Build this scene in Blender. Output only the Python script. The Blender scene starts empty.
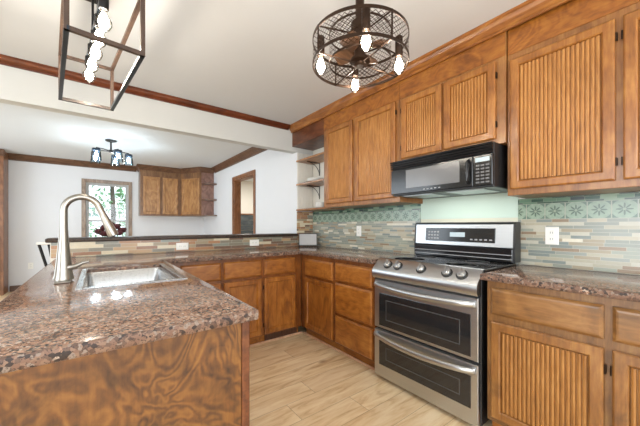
import bpy, bmesh, math, random
from mathutils import Vector, Matrix
random.seed(7)
PI = math.pi
SC = bpy.context.scene
COL = SC.collection

# ------------------------------------------------------------------ camera
CAM_H = 1.19
cd = bpy.data.cameras.new('camera'); cam = bpy.data.objects.new('camera', cd); COL.objects.link(cam)
cam.location = (0, 0, CAM_H)
cam.rotation_euler = (PI/2, 0, -math.radians(37.3))
cd.sensor_width = 36; cd.lens = 290.66/640*36; cd.shift_y = (225.3-213)/640; cd.clip_start = 0.05
SC.camera = cam

# ------------------------------------------------------------------ colour management
SC.view_settings.view_transform = 'Standard'; SC.view_settings.look = 'None'
SC.view_settings.gamma = 1; SC.view_settings.use_curve_mapping = False
SC.view_settings.exposure = 0.92

# ------------------------------------------------------------------ sky, daylight and added fill lights
w = bpy.data.worlds.new('sky'); SC.world = w; w.use_nodes = True
bg = w.node_tree.nodes['Background']; bg.inputs[0].default_value = (.80, .92, 1, 1); bg.inputs[1].default_value = 1.1

def area(name, loc, aim, sx, sy, power, col):
    d = bpy.data.lights.new(name, 'AREA'); d.shape = 'RECTANGLE'; d.size = sx; d.size_y = sy; d.energy = power; d.color = col
    o = bpy.data.objects.new(name, d); COL.objects.link(o); o.location = loc
    o.rotation_euler = Vector(aim).to_track_quat('-Z', 'Z').to_euler(); return o
area('rear_fill', (-.3, -2.52, 1.4), (0, 1, 0), 4.4, 1.7, 62, (.92, .96, 1))  # added fill from behind the camera, set in an unseen opening
area('left_kitchen_fill', (-3.12, .6, 1.45), (1, 0, 0), 2.4, 1.5, 44, (.90, .95, 1))  # added fill from the unseen left side of the kitchen
area('daylight_left_dining_window', (-3.12, 5.2, 1.3), (1, 0, 0), 2.4, 2.0, 34, (.82, .91, 1))
area('cooktop_lamp', (2.12, 1.146, 1.418), (.06, 0, -1), .07, .45, 0.45, (1, .96, .9))
area('hall_fill', (3.2, 6.6, 2.44), (0, 0, -1), .5, .5, 24, (1, .97, .92))  # added fill that brightens the hall, no fixture modelled

# ------------------------------------------------------------------ node helpers
def srgb(r, g, b):
    f = lambda c: (c/255/12.92) if c/255 <= .04045 else ((c/255+.055)/1.055)**2.4
    return (f(r), f(g), f(b), 1)

class NT:
    def __init__(s, name):
        s.m = bpy.data.materials.new(name); s.m.use_nodes = True; s.t = s.m.node_tree
        s.b = s.t.nodes['Principled BSDF']
    def n(s, typ, **kw):
        x = s.t.nodes.new(typ)
        for k, v in kw.items(): setattr(x, k, v)
        return x
    def put(s, sock, v):
        if isinstance(v, bpy.types.NodeSocket): s.t.links.new(v, sock)
        else: sock.default_value = v
    def math(s, op, a, b=None, c=None):
        x = s.n('ShaderNodeMath', operation=op)
        for i, v in enumerate((a, b, c)):
            if v is not None: s.put(x.inputs[i], v)
        return x.outputs[0]
    def coord(s, which='Object'): return s.n('ShaderNodeTexCoord').outputs[which]
    def pos(s): return s.n('ShaderNodeNewGeometry').outputs['Position']
    def sep(s, v):
        x = s.n('ShaderNodeSeparateXYZ'); s.put(x.inputs[0], v); return x.outputs
    def comb(s, a, b, c):
        x = s.n('ShaderNodeCombineXYZ')
        for i, v in enumerate((a, b, c)): s.put(x.inputs[i], v)
        return x.outputs[0]
    def vmul(s, v, k):
        x = s.n('ShaderNodeVectorMath', operation='MULTIPLY'); s.put(x.inputs[0], v); s.put(x.inputs[1], k); return x.outputs[0]
    def vadd(s, v, k):
        x = s.n('ShaderNodeVectorMath', operation='ADD'); s.put(x.inputs[0], v); s.put(x.inputs[1], k); return x.outputs[0]
    def noise(s, v, scale, detail=4, rough=.5, dist=0, out=0):
        x = s.n('ShaderNodeTexNoise'); s.put(x.inputs['Vector'], v)
        x.inputs['Scale'].default_value = scale; x.inputs['Detail'].default_value = detail
        x.inputs['Roughness'].default_value = rough; x.inputs['Distortion'].default_value = dist
        return x.outputs[out]
    def white(s, v, out='Value'):
        x = s.n('ShaderNodeTexWhiteNoise', noise_dimensions='3D'); s.put(x.inputs[0], v); return x.outputs[out]
    def voro(s, v, scale, feat='F1', out='Color', rnd=1):
        x = s.n('ShaderNodeTexVoronoi', feature=feat); s.put(x.inputs['Vector'], v)
        x.inputs['Scale'].default_value = scale; x.inputs['Randomness'].default_value = rnd
        return x.outputs[out]
    def ramp(s, f, stops, interp='LINEAR'):
        x = s.n('ShaderNodeValToRGB'); r = x.color_ramp; r.interpolation = interp
        while len(r.elements) < len(stops): r.elements.new(.5)
        for e, (p, c) in zip(r.elements, stops): e.position = p; e.color = c
        s.put(x.inputs[0], f); return x.outputs[0]
    def mix(s, f, a, b, mode='MIX'):
        x = s.n('ShaderNodeMix', data_type='RGBA', blend_type=mode)
        s.put(x.inputs[0], f); s.put(x.inputs[6], a); s.put(x.inputs[7], b); return x.outputs[2]
    def bump(s, hgt, strength=.2, dist=.002):
        x = s.n('ShaderNodeBump'); s.put(x.inputs['Height'], hgt)
        x.inputs['Strength'].default_value = strength; x.inputs['Distance'].default_value = dist
        s.t.links.new(x.outputs[0], s.b.inputs['Normal'])
    def fin(s, col, rough=.5, metal=0, spec=.5, coat=0):
        s.put(s.b.inputs['Base Color'], col); s.put(s.b.inputs['Roughness'], rough)
        s.b.inputs['Metallic'].default_value = metal; s.b.inputs['Specular IOR Level'].default_value = spec
        s.b.inputs['Coat Weight'].default_value = coat; s.b.inputs['Coat Roughness'].default_value = .15
        return s.m

def plain(name, col, rough=.5, metal=0, spec=.5, var=.06, coat=0):
    t = NT(name); n = t.noise(t.coord(), 9, 3)
    d = tuple(c*(1-var*2) for c in col[:3])+(1,)
    return t.fin(t.mix(n, d, col), rough, metal, spec, coat)

def wood(name, dark, mid, light, axis='z', scale=1.0, swirl=1.0, rough=.36, coat=.2, blotch=.5, ring=.16, st0=.34, mott=.5):
    """stained knotty hardwood: soft mottling, fine grain, some ring figure, uneven stain and knots"""
    t = NT(name)
    oi = t.n('ShaderNodeObjectInfo').outputs['Random']
    off = t.comb(t.math('MULTIPLY', oi, 7.3), t.math('MULTIPLY', oi, 13.1), t.math('MULTIPLY', oi, 5.7))
    p = t.vadd(t.pos(), off)
    v = t.vmul(p, {'z': (1, 1, st0), 'x': (st0, 1, 1), 'y': (1, st0, 1)}[axis])
    warp = t.noise(v, 3.0*scale, 3, .5, .8*swirl)
    rings = t.math('MULTIPLY_ADD', t.math('SINE', t.math('MULTIPLY', warp, 60*swirl)), .5, .5)
    mo = t.noise(v, 11*scale, 5, .62, 1.1)
    g = .10
    fine = t.noise(t.vmul(p, {'z': (1, 1, g), 'x': (g, 1, 1), 'y': (1, g, 1)}[axis]), 95, 4, .6)
    rest = 1-ring
    f = t.math('ADD', t.math('MULTIPLY', rings, ring), t.math('ADD', t.math('MULTIPLY', mo, rest*mott), t.math('MULTIPLY', fine, rest*(1-mott))))
    c = t.ramp(f, [(.24, dark), (.48, mid), (.70, light)])
    b = t.ramp(t.noise(p, 4.2*scale, 4, .6, 1.0), [(.48, (0, 0, 0, 1)), (.72, (1, 1, 1, 1))])
    c = t.mix(t.math('MULTIPLY', b, blotch), c, dark)
    k = t.voro(v, 3.2*scale, out='Distance')
    kn = t.ramp(k, [(.03, (1, 1, 1, 1)), (.09, (0, 0, 0, 1))])
    c = t.mix(t.math('MULTIPLY', kn, .6), c, tuple(x*.4 for x in dark[:3])+(1,))
    t.bump(fine, .05)
    return t.fin(c, rough, 0, .5, coat)

M = {}
# cabinets: honey stained knotty wood
M['up_v'] = wood('stained_wood_upper', srgb(94, 52, 20), srgb(152, 95, 40), srgb(182, 126, 62), 'z', ring=.08, mott=.55, blotch=.40)
M['up_h'] = wood('stained_wood_upper_rail', srgb(92, 48, 14), srgb(146, 86, 28), srgb(172, 112, 44), 'y', swirl=1.4, ring=.12, st0=.6, mott=.7, blotch=.40)
M['lo_v'] = wood('stained_wood_base', srgb(78, 36, 10), srgb(148, 88, 30), srgb(180, 116, 48), 'z', ring=.07, mott=.7, blotch=.6)
M['lo_h'] = wood('stained_wood_base_drawer', srgb(92, 44, 12), srgb(150, 90, 32), srgb(180, 118, 50), 'y', ring=.08, mott=.65, st0=.5)
M['lo_hx'] = wood('stained_wood_base_drawer_back', srgb(92, 44, 12), srgb(150, 90, 32), srgb(180, 118, 50), 'x', ring=.08, mott=.65, st0=.5)
M['rt_v'] = wood('weathered_stain_base', srgb(76, 46, 22), srgb(138, 90, 42), srgb(170, 122, 66), 'z', blotch=.6, ring=.06, mott=.55)
M['rt_h'] = wood('weathered_stain_drawer', srgb(74, 50, 28), srgb(130, 88, 44), srgb(160, 116, 66), 'y', blotch=.7, ring=.08, mott=.65, st0=.5)
M['bead_up'] = wood('beadboard_upper', srgb(120, 74, 34), srgb(172, 115, 56), srgb(198, 144, 80), 'z', ring=.03, mott=.4, blotch=.22)
M['bead_lo'] = wood('beadboard_base', srgb(108, 68, 32), srgb(158, 106, 52), srgb(182, 132, 74), 'z', ring=.03, mott=.4, blotch=.25)
M['up_f'] = wood('face_frame_upper', srgb(86, 50, 24), srgb(142, 92, 46), srgb(168, 120, 66), 'z', ring=.08, mott=.55, blotch=.45)
M['lo_f'] = wood('face_frame_base', srgb(64, 28, 8), srgb(118, 64, 20), srgb(146, 88, 34), 'z', ring=.07, mott=.65, blotch=.5)
M['rt_f'] = wood('face_frame_weathered', srgb(70, 46, 26), srgb(124, 84, 44), srgb(152, 114, 68), 'z', ring=.06, mott=.55, blotch=.6)
M['burl'] = wood('figured_end_panel', srgb(46, 24, 8), srgb(104, 62, 22), srgb(136, 90, 38), 'z', scale=1.35, swirl=1.6, blotch=.6, ring=.20, st0=.8, mott=.7)
M['crown'] = wood('crown_stain', srgb(88, 46, 16), srgb(146, 88, 36), srgb(170, 114, 52), 'y')
M['crown_red'] = wood('crown_dark_stain', srgb(58, 22, 10), srgb(100, 46, 20), srgb(120, 62, 32), 'x')
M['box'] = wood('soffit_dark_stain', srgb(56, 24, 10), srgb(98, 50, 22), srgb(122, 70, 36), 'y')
M['din'] = wood('dining_wood', srgb(116, 76, 42), srgb(166, 118, 70), srgb(190, 144, 94), 'z')
M['din_frame'] = wood('dining_frame_wood', srgb(78, 50, 30), srgb(120, 82, 50), srgb(142, 104, 68), 'z')
M['din_dark'] = wood('dining_dark_wood', srgb(60, 38, 24), srgb(98, 66, 46), srgb(118, 84, 60), 'x')
M['din_end'] = wood('dining_end_panel_wood', srgb(98, 66, 54), srgb(142, 104, 90), srgb(160, 124, 108), 'z')
M['casing'] = wood('door_casing_wood', srgb(86, 50, 28), srgb(132, 84, 52), srgb(150, 104, 70), 'z')
M['shelf'] = wood('shelf_wood', srgb(96, 56, 28), srgb(158, 108, 64), srgb(182, 134, 88), 'y')
M['shelf_shade'] = plain('painted_shelf_shade', srgb(30, 18, 10), .7)  # shade inside the hutch shelves, put into the colour

def granite(name='granite', dk=.60, cs=150, rough=.11, ior=2.2):
    t = NT(name); v = t.pos()
    vv = t.vadd(v, t.vmul(t.noise(v, 60, 3, .6, 0, 1), (.014, .014, .014)))
    c1 = t.voro(vv, cs, out='Color'); s = t.sep(c1)
    base = t.ramp(s[0], [(0, srgb(52, 42, 38)), (.13, srgb(112, 82, 66)), (.30, srgb(156, 118, 96)), (.54, srgb(172, 136, 112)), (.76, srgb(128, 100, 84)), (.88, srgb(178, 158, 142))], 'CONSTANT')
    big = t.noise(v, 16, 4, .6)
    base = t.mix(t.math('MULTIPLY', t.math('GREATER_THAN', big, dk), .5 if dk > .3 else .85), base, srgb(62, 48, 42) if dk > .3 else srgb(34, 32, 30))
    fine = t.noise(v, 240, 2)
    base = t.mix(t.math('MULTIPLY', t.math('GREATER_THAN', fine, .60), .6), base, srgb(40, 32, 30))
    t.b.inputs['IOR'].default_value = ior
    return t.fin(base, rough, 0, .5)
M['granite'] = granite()
M['granite_dark'] = granite('granite_ledge', .20, rough=.30, ior=1.3)
M['granite_edge'] = granite('granite_honed_edge', .40, 105, .5, 1.4)

def plank_floor():
    t = NT('oak_planks'); v = t.pos(); x, y, z = t.sep(v)
    r = t.math('FLOOR', t.math('DIVIDE', y, .185)); fy = t.math('FRACT', t.math('DIVIDE', y, .185))
    off = t.math('MULTIPLY', t.white(t.comb(r, 3.3, 1.7)), 1.3)
    q = t.math('DIVIDE', t.math('ADD', x, off), 1.25); cx = t.math('FLOOR', q); fx = t.math('FRACT', q)
    rnd = t.white(t.comb(r, cx, 9.1))
    pv = t.vadd(t.vmul(v, (.16, 1, 1)), t.comb(t.math('MULTIPLY', rnd, 9), t.math('MULTIPLY', rnd, 4), 0))
    g = t.noise(pv, 16, 6, .62, .8)
    c = t.ramp(g, [(.28, srgb(184, 142, 98)), (.45, srgb(228, 198, 154)), (.62, srgb(244, 222, 186))])
    c = t.mix(t.math('MULTIPLY', t.math('SUBTRACT', rnd, .3), .45), c, srgb(200, 160, 116))
    kd = t.voro(t.vmul(v, (.55, 1, 1)), 3.1, out='Distance')
    kn = t.ramp(kd, [(.02, (1, 1, 1, 1)), (.10, (0, 0, 0, 1))])
    c = t.mix(t.math('MULTIPLY', kn, .75), c, srgb(138, 96, 62))
    e = t.math('MINIMUM', t.math('MULTIPLY', t.math('MINIMUM', fy, t.math('SUBTRACT', 1, fy)), .185),
               t.math('MULTIPLY', t.math('MINIMUM', fx, t.math('SUBTRACT', 1, fx)), 1.25))
    c = t.mix(t.math('MULTIPLY', t.math('LESS_THAN', e, .0016), .6), c, srgb(122, 84, 54))
    return t.fin(c, .30, 0, .5)
M['floor'] = plank_floor()

def mosaic(name, axis, rowh, wmin, wmax, stops, star=False):
    t = NT(name); p = t.pos(); s = t.sep(p); u = s[axis]; z = s[2]
    def cells(zz, rh, w0, w1, seed):
        r = t.math('FLOOR', t.math('DIVIDE', zz, rh)); fz = t.math('FRACT', t.math('DIVIDE', zz, rh))
        wd = t.math('MULTIPLY_ADD', t.white(t.comb(r, seed, 2.2)), w1-w0, w0)
        q = t.math('ADD', t.math('DIVIDE', u, wd), t.math('MULTIPLY', t.white(t.comb(r, 8.8, seed)), 5))
        c = t.math('FLOOR', q); fu = t.math('FRACT', q)
        rnd = t.white(t.comb(r, c, seed+.5))
        eu = t.math('MULTIPLY', t.math('MINIMUM', fu, t.math('SUBTRACT', 1, fu)), wd)
        ez = t.math('MULTIPLY', t.math('MINIMUM', fz, t.math('SUBTRACT', 1, fz)), rh)
        return rnd, t.math('LESS_THAN', t.math('MINIMUM', eu, ez), .0011)
    rnd, gr = cells(z, rowh, wmin, wmax, 4.4)
    c = t.ramp(rnd, stops, 'CONSTANT')
    c = t.mix(t.math('MULTIPLY', t.noise(p, 70, 5, .7), .5), c, srgb(150, 140, 124))
    c = t.mix(t.math('MULTIPLY', gr, .8), c, srgb(190, 184, 168))
    if star:
        # band of star tiles with a green mosaic strip above
        P = .104
        a = t.math('SUBTRACT', t.math('FRACT', t.math('DIVIDE', u, P)), .5)
        b = t.math('DIVIDE', t.math('SUBTRACT', z, 1.282), P)
        rad = t.math('SQRT', t.math('ADD', t.math('MULTIPLY', a, a), t.math('MULTIPLY', b, b)))
        th = t.math('ARCTAN2', b, a)
        pet = t.math('ABSOLUTE', t.math('COSINE', t.math('MULTIPLY', th, 4)))
        lim = t.math('MULTIPLY_ADD', t.math('POWER', pet, 2), .27, .07)
        inside = t.math('LESS_THAN', rad, lim)
        centre = t.math('LESS_THAN', rad, .07)
        corner = t.math('GREATER_THAN', rad, .52)
        bgc = t.mix(t.noise(p, 60, 3), srgb(112, 138, 120), srgb(170, 186, 166))
        sc = t.mix(inside, bgc, srgb(88, 106, 94)); sc = t.mix(centre, sc, srgb(150, 164, 144)); sc = t.mix(corner, sc, srgb(98, 120, 108))
        edge = t.math('GREATER_THAN', t.math('MAXIMUM', t.math('ABSOLUTE', a), t.math('ABSOLUTE', b)), .475)
        sc = t.mix(edge, sc, srgb(168, 172, 156))
        inb = t.math('LESS_THAN', t.math('ABSOLUTE', b), .5)
        c = t.mix(inb, c, sc)
        r2, g2 = cells(z, .021, .05, .11, 7.7)
        gc = t.ramp(r2, [(0, srgb(52, 84, 70)), (.25, srgb(96, 130, 106)), (.5, srgb(70, 92, 84)), (.7, srgb(134, 160, 134)), (.88, srgb(52, 66, 66))], 'CONSTANT')
        gc = t.mix(t.math('MULTIPLY', g2, .7), gc, srgb(150, 158, 140))
        c = t.mix(t.math('GREATER_THAN', z, 1.334), c, gc)
    return t.fin(c, .22, 0, .5)
S1 = [(0, srgb(134, 144, 136)), (.12, srgb(176, 172, 152)), (.24, srgb(150, 160, 148)), (.38, srgb(186, 178, 156)), (.48, srgb(116, 132, 132)), (.58, srgb(160, 148, 124)), (.68, srgb(194, 192, 176)), (.80, srgb(142, 152, 146)), (.90, srgb(228, 222, 202)), (.95, srgb(140, 116, 92))]
S2 = [(0, srgb(142, 88, 48)), (.16, srgb(180, 142, 96)), (.30, srgb(116, 110, 92)), (.42, srgb(166, 108, 58)), (.56, srgb(214, 198, 166)), (.68, srgb(150, 132, 100)), (.80, srgb(98, 62, 40)), (.90, srgb(122, 128, 116))]
M['mosaic'] = mosaic('glass_mosaic', 1, .0205, .07, .16, S1, True)
M['mosaic_bar'] = mosaic('slate_mosaic', 0, .031, .10, .20, S2)
M['mosaic_stub'] = mosaic('slate_mosaic_end', 0, .026, .06, .12, S2)

def stainless(name, col=(.58, .60, .62, 1), rough=.33, axis=1):
    t = NT(name); k = [90, 90, 90]; k[axis] = 1.2
    n = t.noise(t.vmul(t.pos(), tuple(k)), 3, 3)
    c = t.mix(n, tuple(x*.86 for x in col[:3])+(1,), col)
    return t.fin(c, t.math('MULTIPLY_ADD', n, .10, rough-.05), 1, .5)
M['steel'] = stainless('stainless_steel')
M['steel_bright'] = stainless('sink_steel', (.56, .57, .58, 1), .28)
M['nickel'] = stainless('brushed_nickel', (.36, .335, .30, 1), .30, 2)
M['black_gloss'] = plain('black_gloss', (.012, .012, .013, 1), .12)
M['black_glass'] = plain('oven_glass', (.02, .02, .021, 1), .06, spec=.7)
M['grey_glass'] = plain('microwave_window', (.16, .16, .165, 1), .15, spec=.6)
M['black_plastic'] = plain('black_plastic', (.02, .02, .021, 1), .35)
M['grey_plastic'] = plain('grey_marks', (.35, .35, .36, 1), .4)
M['window_line'] = plain('window_line', (.07, .07, .07, 1), .3)
M['key_grey'] = plain('key_grey', (.13, .13, .135, 1), .4)
M['white_plastic'] = plain('white_plastic', srgb(236, 234, 228), .35, var=.01)
M['slot'] = plain('slot_grey', srgb(120, 118, 112), .5)
M['wall_k'] = plain('kitchen_wall_paint', srgb(226, 222, 212), .7, var=.012)
M['wall_d'] = plain('dining_wall_paint', srgb(222, 222, 224), .7, var=.012)
M['mint'] = plain('mint_paint', srgb(206, 226, 212), .5, var=.02)
M['cream'] = plain('cream_paint', srgb(222, 220, 198), .5, var=.02)
M['ceil'] = plain('ceiling_paint', srgb(216, 219, 222), .8, var=.012)
M['header'] = plain('header_paint', srgb(202, 202, 198), .7, var=.012)
M['bronze'] = plain('dark_bronze', srgb(62, 46, 36), .38, .8, var=.15)
M['iron'] = plain('black_iron', srgb(44, 42, 42), .4, .7)
M['lantern'] = wood('lantern_frame_finish', srgb(46, 34, 28), srgb(70, 52, 42), srgb(86, 66, 54), 'z')
M['blue_steel'] = plain('lantern_steel', srgb(52, 62, 74), .3, .6, var=.15)
M['fan_wood'] = wood('fan_blade_wood', srgb(44, 28, 18), srgb(72, 48, 32), srgb(88, 62, 42), 'x')
M['china'] = plain('white_china', srgb(238, 236, 230), .2, var=.01)
M['rose'] = plain('rose_petals', srgb(78, 10, 20), .6, var=.25)
M['leaf'] = plain('rose_leaves', srgb(40, 56, 32), .6, var=.2)
M['frame_grey'] = plain('frame_grey', srgb(150, 146, 144), .4)
M['photo_grey'] = plain('photo_card', srgb(176, 174, 174), .3, var=.1)
M['frame_dark'] = plain('frame_dark', srgb(52, 48, 46), .4)
M['trim_grey'] = wood('window_trim_wood', srgb(104, 84, 70), srgb(146, 124, 106), srgb(164, 144, 126), 'z', rough=.5)
M['sash'] = plain('sash_paint', srgb(176, 174, 172), .5)
M['slate_plank'] = wood('grey_planks', srgb(40, 46, 50), srgb(66, 74, 78), srgb(88, 96, 100), 'x')
M['quarter'] = wood('shoe_mould', srgb(176, 126, 96), srgb(210, 166, 134), srgb(222, 184, 152), 'y')
M['vent'] = plain('vent_brown', srgb(84, 50, 30), .5, var=.2)
M['bark'] = plain('bark', srgb(104, 92, 80), .9, var=.2)
M['grass'] = plain('lawn', srgb(112, 140, 84), .9, var=.2)

def leafmat(name, a, b):
    t = NT(name); n = t.noise(t.pos(), 2.4, 4)
    t.fin(t.mix(n, a, b), .6); t.b.inputs['Transmission Weight'].default_value = 0
    return t.m
M['fol1'] = leafmat('foliage_green', srgb(70, 126, 84), srgb(160, 206, 150))
M['fol2'] = leafmat('foliage_deep', srgb(58, 108, 96), srgb(132, 184, 160))

def glassmat(name, tint=(1, 1, 1, 1), ior=1.45):
    t = NT(name); out = t.t.nodes['Material Output']
    tr = t.n('ShaderNodeBsdfTransparent'); tr.inputs[0].default_value = tint
    gl = t.n('ShaderNodeBsdfGlossy'); gl.inputs['Roughness'].default_value = .03
    fr = t.n('ShaderNodeFresnel'); fr.inputs[0].default_value = ior
    mx = t.n('ShaderNodeMixShader'); t.put(mx.inputs[0], fr.outputs[0])
    t.t.links.new(tr.outputs[0], mx.inputs[1]); t.t.links.new(gl.outputs[0], mx.inputs[2])
    t.t.links.new(mx.outputs[0], out.inputs[0]); return t.m
M['glass'] = glassmat('window_glass')
M['shade_glass'] = glassmat('shade_glass', (.88, .95, 1, 1), 1.3)
def emit(name, col, st):
    t = NT(name); t.b.inputs['Base Color'].default_value = col
    t.b.inputs['Emission Color'].default_value = col; t.b.inputs['Emission Strength'].default_value = st; return t.m
M['bulb_warm'] = emit('filament_warm', (1, .93, .82, 1), 65)
M['bulb_glass'] = glassmat('bulb_glass', (1, .97, .92, 1), 1.12)
M['bulb_cool'] = emit('bulb_cool', (.90, .96, 1, 1), 150)
M['display'] = emit('clock_display', (.35, .42, .45, 1), .25)

# ------------------------------------------------------------------ mesh helpers
def box(bm, x0, x1, y0, y1, z0, z1, bev=0, seg=1):
    vs = [bm.verts.new((x, y, z)) for x in (x0, x1) for y in (y0, y1) for z in (z0, z1)]
    q = [(0, 1, 3, 2), (4, 6, 7, 5), (0, 4, 5, 1), (2, 3, 7, 6), (0, 2, 6, 4), (1, 5, 7, 3)]
    fs = [bm.faces.new([vs[i] for i in a]) for a in q]
    if bev:
        es = list({e for f in fs for e in f.edges})
        bmesh.ops.bevel(bm, geom=es, offset=bev, segments=seg, affect='EDGES', profile=.5)
    return bm
def B(*a, **k): return box(bmesh.new(), *a, **k)

def tube(bm, pts, r, n=10, caps=True):
    pts = [Vector(p) for p in pts]; rs = r if isinstance(r, (list, tuple)) else [r]*len(pts)
    rings = []; t0 = (pts[1]-pts[0]).normalized()
    a = t0.orthogonal().normalized()
    for i, p in enumerate(pts):
        t = (pts[min(i+1, len(pts)-1)]-pts[max(i-1, 0)]).normalized()
        a = (a-t*a.dot(t)).normalized(); b = t.cross(a)
        rings.append([bm.verts.new(p+rs[i]*(math.cos(2*PI*k/n)*a+math.sin(2*PI*k/n)*b)) for k in range(n)])
    for i in range(len(rings)-1):
        for k in range(n): bm.faces.new((rings[i][k], rings[i][(k+1) % n], rings[i+1][(k+1) % n], rings[i+1][k]))
    if caps: bm.faces.new(rings[0]); bm.faces.new(rings[-1])
    return bm

def lathe(bm, prof, c, n=24, ax='z', caps=True):
    """profile of (radius, height) turned about an axis through c"""
    c = Vector(c); rings = []
    for r, hh in prof:
        ring = []
        for k in range(n):
            a = 2*PI*k/n; u, v = r*math.cos(a), r*math.sin(a)
            d = {'z': (u, v, hh), 'x': (hh, u, v), 'y': (u, hh, v)}[ax]
            ring.append(bm.verts.new(c+Vector(d)))
        rings.append(ring)
    for i in range(len(rings)-1):
        for k in range(n): bm.faces.new((rings[i][k], rings[i][(k+1) % n], rings[i+1][(k+1) % n], rings[i+1][k]))
    if caps:
        if prof[0][0] > 1e-5: bm.faces.new(rings[0])
        if prof[-1][0] > 1e-5: bm.faces.new(rings[-1])
    bmesh.ops.remove_doubles(bm, verts=bm.verts[:], dist=1e-6)
    return bm

def extrude(bm, prof, a, b, fn):
    """2-D profile swept straight from a to b, fn(p, q, t) -> point"""
    A = [bm.verts.new(fn(p, q, a)) for p, q in prof]; Bv = [bm.verts.new(fn(p, q, b)) for p, q in prof]
    n = len(prof)
    for i in range(n): bm.faces.new((A[i], A[(i+1) % n], Bv[(i+1) % n], Bv[i]))
    bm.faces.new(A); bm.faces.new(Bv); return bm

WL = {}
def link(name, bm, mat, parent=None, origin=None, smooth=False):
    bmesh.ops.recalc_face_normals(bm, faces=bm.faces[:])
    if parent is not None: org = WL[parent.name]
    elif origin is not None: org = Vector(origin)
    else:
        xs = [v.co.x for v in bm.verts]; ys = [v.co.y for v in bm.verts]; zs = [v.co.z for v in bm.verts]
        org = Vector(((min(xs)+max(xs))/2, (min(ys)+max(ys))/2, min(zs)))
    bmesh.ops.translate(bm, verts=bm.verts[:], vec=-org)
    me = bpy.data.meshes.new(name); bm.to_mesh(me); bm.free()
    if smooth:
        for p in me.polygons: p.use_smooth = True
        try: me.set_sharp_from_angle(angle=math.radians(40))
        except Exception: pass
    me.materials.append(mat)
    o = bpy.data.objects.new(name, me); COL.objects.link(o)
    if parent is not None: o.parent = parent
    else: o.location = org
    WL[o.name] = org
    return o
def thing(name, label, cat, loc, group=None):
    o = bpy.data.objects.new(name, None); COL.objects.link(o); o.location = loc; o.empty_display_size = .05
    WL[o.name] = Vector(loc); o['label'] = label; o['category'] = cat
    if group: o['group'] = group
    return o
def tag(o, label, cat, group=None):
    o['label'] = label; o['category'] = cat
    if group: o['group'] = group
    return o
def struct(name, bm, mat, label=None, cat=None, smooth=False):
    o = link(name, bm, mat, smooth=smooth); o['kind'] = 'structure'
    o['label'] = label or name.replace('_', ' '); o['category'] = cat or name.split('_')[0]
    return o

# a face frame maps (u along, v up, w out of the face) to the room
def faceX(X): return lambda u, v, w: (X-w, u, v)      # looks towards -X
def faceY(Y): return lambda u, v, w: (u, Y-w, v)      # looks towards -Y

def rings_panel(bm, F, u0, u1, v0, v1, loops, close=True):
    prev = None
    for ins, wd in loops:
        r = [bm.verts.new(F(a, b, wd)) for a, b in ((u0+ins, v0+ins), (u1-ins, v0+ins), (u1-ins, v1-ins), (u0+ins, v1-ins))]
        if prev:
            for i in range(4): bm.faces.new((prev[i], prev[(i+1) % 4], r[(i+1) % 4], r[i]))
        else: first = r
        prev = r
    if close: bm.faces.new(prev); bm.faces.new(first)
    return bm
def slab_front(F, u0, u1, v0, v1):
    return rings_panel(bmesh.new(), F, u0, u1, v0, v1, [(0, 0), (0, .011), (.004, .014), (.012, .020), (.02, .021)])
def door_front(F, u0, u1, v0, v1, bead=True, st=.052, panel=False):
    bm = bmesh.new()
    if not panel: rings_panel(bm, F, u0, u1, v0, v1, [(0, 0), (0, .015), (.004, .019), (.008, .021), (st-.010, .021), (st-.004, .016), (st, .009 if not bead else .003)])
    if panel:
        a0, a1, b0, b1 = u0+st, u1-st, v0+st, v1-st
        n = max(4, round((a1-a0)/.0195)); p = (a1-a0)/n
        prof = [(a0, .0050)]
        for i in range(n):
            s = a0+i*p
            prof += [(s+.08*p, .0050), (s+.17*p, .0125), (s+.5*p, .0150), (s+.83*p, .0125), (s+.92*p, .0050)]
        prof += [(a1, .0050), (a1, .002), (a0, .002)]
        extrude(bm, prof, b0+.001, b1-.001, lambda q, ww, t: F(q, t, ww))
    return bm
def hinge(F, u, v, d, parent):
    bm = bmesh.new()
    p = [F(u, v-.02, .012), F(u, v+.02, .012)]
    tube(bm, p, .0038, 8)
    p = F(u, v-.017, .001); q = F(u+d*.004, v+.017, .006)
    box(bm, *sorted((p[0], q[0])), *sorted((p[1], q[1])), *sorted((p[2], q[2])))
    return link('hinge', bm, M['bronze'], parent, smooth=True)

# ------------------------------------------------------------------ the setting
CEIL = 2.475; XW = 2.345; XD = 2.085; YH = 3.235; YD = 7.53; XL = -3.2; YR = -2.6; XF = 2.0; XFR = 2.03
struct('floor', B(XL-.1, 4.7, YR-.1, 8.2, -.08, 0), M['floor'], 'pale oak plank floor running through the kitchen and beyond', 'floor')
struct('ceiling', B(XL-.1, 4.7, YR-.1, 8.2, CEIL, CEIL+.08), M['ceil'], 'flat white painted ceiling', 'ceiling')
# right kitchen wall, then the thicker dining stretch with its doorway
struct('wall_right', B(XW, XW+.12, YR-.1, YH+.008, 0, CEIL), M['wall_k'], 'kitchen wall behind the range and wall cabinets', 'wall')
bm = bmesh.new()
box(bm, XD, XW+.12, YH+.008, 3.48, 0, CEIL); box(bm, XD, XD+.13, 3.48, 4.57, 0, CEIL)
box(bm, XD, XD+.13, 5.48, YD, 0, CEIL); box(bm, XD, XD+.13, 4.57, 5.48, 2.06, CEIL)
struct('wall_dining_right', bm, M['wall_d'], 'white dining room wall with a cased doorway', 'wall')
bm = bmesh.new()
WX0, WX1, WZ0, WZ1 = -.205, .515, .84, 2.06
box(bm, XL, WX0, YD, YD+.14, 0, CEIL); box(bm, WX1, XD+.13, YD, YD+.14, 0, CEIL)
box(bm, WX0, WX1, YD, YD+.14, 0, WZ0); box(bm, WX0, WX1, YD, YD+.14, WZ1, CEIL)
struct('wall_dining_back', bm, M['wall_d'], 'white dining room wall around the garden window', 'wall')
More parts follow.
